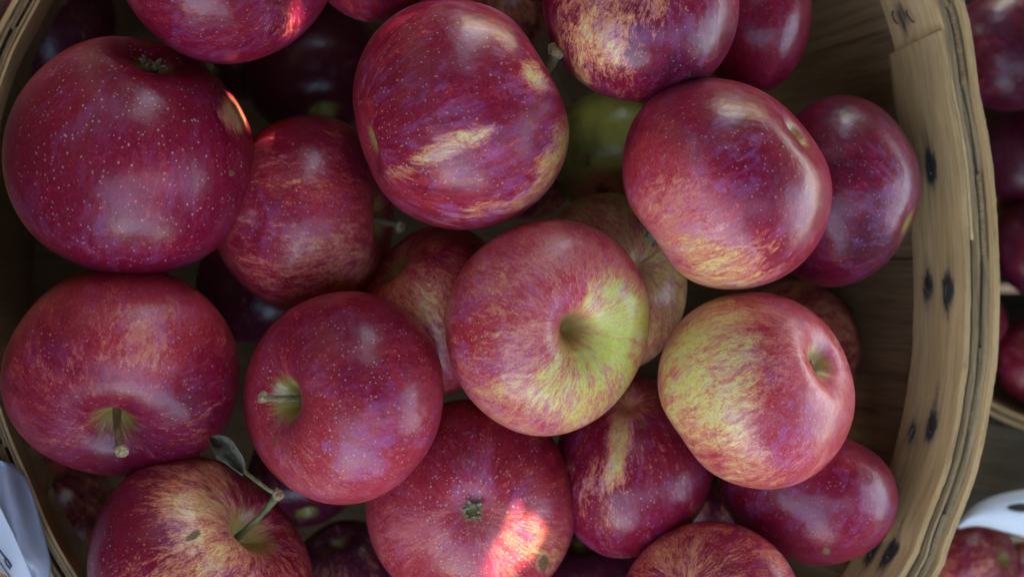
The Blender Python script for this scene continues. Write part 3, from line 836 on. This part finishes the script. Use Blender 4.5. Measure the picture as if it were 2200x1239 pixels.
# smaller basket behind the right rim
NZ = -.12
c2 = P(2345, 500, NZ)
loop2 = np.array([(c2.x + .092 * math.cos(a), c2.y + .092 * math.sin(a)) for a in np.linspace(0, 2 * math.pi, 200, endpoint=False)])
R2 = Rim(loop2, np.array(c2[:2]), 1.6, (0.05, 0), NZ)
b2 = empty("small_basket", Vector((c2.x, c2.y, -.28)))
tag(b2, "small wooden basket of apples, out of focus beyond the large basket's rim", "basket")
child(strip(R2, "outer_hoop", M_HOOP, None, 0, R2.L, 0, .002, -.001, .022, 200, 3, .0004, True, 70), b2)
child(strip(R2, "inner_hoop", M_HOOP, None, 0, R2.L, .0035, .0055, 0, .022, 200, 3, .0004, True, 71), b2)
for i in range(18):
    child(strip(R2, "stave", M_STAVE, None, (i + .02) * R2.L / 18, (i + .98) * R2.L / 18, .0021, .0034, 0, .155, 4, 6, .0002, False, 80 + i), b2)
G2 = "apples in the small basket beyond the rim"
for i, (x, y, r_, z, red, dk, gr, lab) in enumerate([
        (2170, 110, 135, -.12, .85, 1.35, .0, "blurred yellow-brown apple at the top right corner beyond the rim"),
        (2215, 330, 125, -.16, .95, 1.6, .1, "blurred dark purple apple beyond the rim, second from the top right corner"),
        (2135, 400, 60, -.18, .35, 1.0, .9, "blurred greenish apple sliver just beyond the rim, low between darker ones"),
        (2240, 530, 118, -.15, .85, 1.3, .1, "blurred dark red apple cut by the right edge at mid height beyond the rim"),
        (2108, 690, 58, -.13, .9, .4, 0, "blurred rosy apple touching the outside of the rim, lower right"),
        (2230, 775, 100, -.14, .7, .9, .3, "blurred red and yellow apple at the right edge, above the small basket's hoop")]):
    apple('n%d' % i, x, y, r_, r_ * .97, z, (.3, .2, .5), lab, red=red, dark=dk, green=gr, bloom=.5, seed=40 + i, res=(48, 64), calyx=False, group=G2)  # most skins darkened to paint in the shade beyond the rim

M_BOARD = wood_material("board_wood", (0.16, 0.13, 0.08), (0.25, 0.20, 0.12), (0.09, 0.07, 0.045))
M_DARKBOARD = wood_material("dark_board_wood", (0.05, 0.038, 0.024), (0.08, 0.06, 0.04), (0.03, 0.022, 0.015))
def box(name, cx, cy, cz, sx, sy, sz, rot, mat, parent=None):
    V = []
    for x in (-1, 1):
        for y in (-1, 1):
            for z in (-1, 1): V.append((x * sx / 2, y * sy / 2, z * sz / 2))
    F = [[0, 1, 3, 2], [4, 6, 7, 5], [0, 4, 5, 1], [2, 3, 7, 6], [0, 2, 6, 4], [1, 5, 7, 3]]
    o = mesh_obj(name, V, F, mat, parent, False, attrs={"grain": ('FLOAT_VECTOR', V), "stain": ('FLOAT', [0] * 8)})
    o.location = (cx, cy, cz); o.rotation_euler = (0, 0, rot)
    bv = o.modifiers.new("b", 'BEVEL'); bv.width = .0012; bv.segments = 2
    return o
crate = empty("blocker_planks", (.33, .10, -.40))  # added unseen wall keeping low light off the small basket's apples
tag(crate, "added plank crate wall out of view beyond the small basket, blocking low light", "crate")
for k in range(3):
    o = box("plank", .335 - .001 * k, .10, -.325 + k * .115, .010, .62, .108, 0, M_DARKBOARD)
    child(o, crate)
stack = empty("tall_blocker_planks", (-.29, .0, -.40))  # added out of view to dim the apples at left
tag(stack, "tall dark plank crate standing just outside the picture on the basket's shaded side", "crate")
for k in range(7):
    child(box("plank", -.288 - .001 * (k % 2), .0, -.33 + k * .115, .012, 1.0, .108, 0, M_DARKBOARD), stack)
table = empty("display_table", (.1, 0, -.32))
tag(table, "dark plank table the baskets stand on, glimpsed beyond the large basket's rim", "table")
for k in range(8):
    child(box("plank", .10, -.455 + k * .13, -.297 - .001 * (k % 2), 1.0, .126, .018, 0, M_DARKBOARD), table)
q = P(2200, 990, -.15)
bd = box("wooden_board", q.x, q.y, q.z, .16, .030, .012, math.radians(-8), M_BOARD)
tag(bd, "grey-brown weathered board below the small basket's hoop, partly in sun", "board")

# white plastic handle strip at lower right
M_WHITE = simple_mat("white_plastic", (0.62, 0.66, 0.72), (0.74, 0.77, 0.80), 40, 0.45, bump=.1)
top_ = [(2055, 1128), (2075, 1098), (2110, 1072), (2160, 1055), (2230, 1046), (2330, 1040)]
bot_ = [(2060, 1136), (2085, 1128), (2120, 1130), (2160, 1142), (2230, 1160), (2330, 1185)]
V, F = [], []
for (a, b) in zip(top_, bot_):
    for k in range(5):
        t_ = k / 4
        V.append(P(a[0] + (b[0] - a[0]) * t_, a[1] + (b[1] - a[1]) * t_, -.085 + .006 * math.sin(t_ * math.pi)))
for i in range(5):
    for k in range(4):
        if i == 3 and k == 1: continue
        F.append([i * 5 + k, i * 5 + k + 1, (i + 1) * 5 + k + 1, (i + 1) * 5 + k])
hd = mesh_obj("handle_strip", V, F, M_WHITE)
m = hd.modifiers.new("s", 'SUBSURF'); m.levels = 2; m.render_levels = 2
m = hd.modifiers.new("t", 'SOLIDIFY'); m.thickness = .0012
tag(hd, "bluish white plastic handle with a slot, blurred outside the rim at the lower right", "handle")
G3 = "apples outside the rim at the lower right"
for i, (x, y, r_, z, red, dk, gr, lab) in enumerate([
        (2100, 1215, 92, -.11, .62, .7, .6, "blurred maroon and green apple under the bluish white handle, lower right corner"),
        (2215, 1240, 75, -.12, .6, .5, .6, "blurred apple cut off by the lower right corner, right of the maroon and green one")]):
    apple('m%d' % i, x, y, r_, r_, z, (.6, .3, .6), lab, red=red, dark=dk, green=gr, bloom=.6, seed=60 + i, res=(48, 64), calyx=False, group=G3)

# plastic bag with a paper tag over the left rim, lower left corner
nbag = NT("clear_plastic")
fz = nbag.noise(nbag.obj(), 60, 4, 0.6)
M_BAG = nbag.set(color=(0.55, 0.62, 0.75), rough=.22, alpha=.55, spec=.8, normal=nbag.bump(fz, .6, .002))
npap = NT("tag_paper")
M_PAPER = npap.set(color=npap.mix(npap.noise(npap.obj(), 90, 4), (0.66, 0.72, 0.80), (0.74, 0.78, 0.84)), rough=.7)
M_INK = simple_mat("blue_ink", (0.01, 0.03, 0.10), (0.02, 0.05, 0.14), 300, .5)
BZ = .012
pl = [(-60, 960), (-10, 985), (22, 986), (48, 1006), (62, 1040), (84, 1110), (104, 1185), (111, 1215), (104, 1245), (90, 1330)]
V, F = [], []
r = random.Random(3)
nu, nv = len(pl), 12
for i, (x, y) in enumerate(pl):
    for k in range(nv + 1):
        t_ = k / nv
        xx = x + (-170 - x) * t_
        zz = BZ + .004 * math.sin(t_ * 9 + i * 1.1) * (t_ > 0) + .0035 * math.sin(t_ * 23 - i * .7) + r.uniform(-.0006, .0006) - .010 * max(0, 1 - t_ * 8)
        V.append(P(xx, y + 6 * math.sin(t_ * 11 + i), zz))
for i in range(nu - 1):
    for k in range(nv):
        F.append([i * (nv + 1) + k, (i + 1) * (nv + 1) + k, (i + 1) * (nv + 1) + k + 1, i * (nv + 1) + k + 1])
bag = mesh_obj("plastic_bag", V, F, M_BAG)
m = bag.modifiers.new("s", 'SUBSURF'); m.levels = 2; m.render_levels = 2
m = bag.modifiers.new("t", 'SOLIDIFY'); m.thickness = .0002
tag(bag, "crumpled clear plastic bag over the left rim in the lower left corner", "bag")
V = []
pp = [(-60, 1010), (-5, 1078), (30, 1150), (78, 1262), (60, 1330), (-60, 1330)]
for dz in (0, .0004):
    for (x, y) in pp: V.append(P(x, y, .0205 + dz))
tg = mesh_obj("paper_tag", V, [list(range(6))[::-1], list(range(6, 12))] + [[i, (i + 1) % 6, 6 + (i + 1) % 6, 6 + i] for i in range(6)], M_PAPER, None, False)
tag(tg, "pale blue-white paper tag with blue ink marks, lying on the crumpled clear bag", "paper tag")
ink = [(-8, 1172), (0, 1182), (8, 1192), (18, 1204), (24, 1214), (22, 1220), (14, 1212), (10, 1200), (14, 1198)]
V, F = tube([P(x, y, .0211) for x, y in ink], [.0002, .0003, .00035, .0004, .0004, .0004, .0003, .0003, .0002], 6)
mesh_obj("ink_mark", V, F, M_INK, tg)
ink = [(-6, 1198), (6, 1216), (20, 1236), (36, 1258)]
V, F = tube([P(x, y, .0211) for x, y in ink], .00022, 6)
mesh_obj("ink_mark", V, F, M_INK, tg)
apple('o1', -8, 1262, 34, 34, .030, (.3, .3, .6), "tiny glimpse of a sunlit orange fruit in the very bottom left corner", red=.15, dark=0, green=0, bloom=0, seed=77, res=(32, 40), calyx=False, group="", cname="orange_fruit")
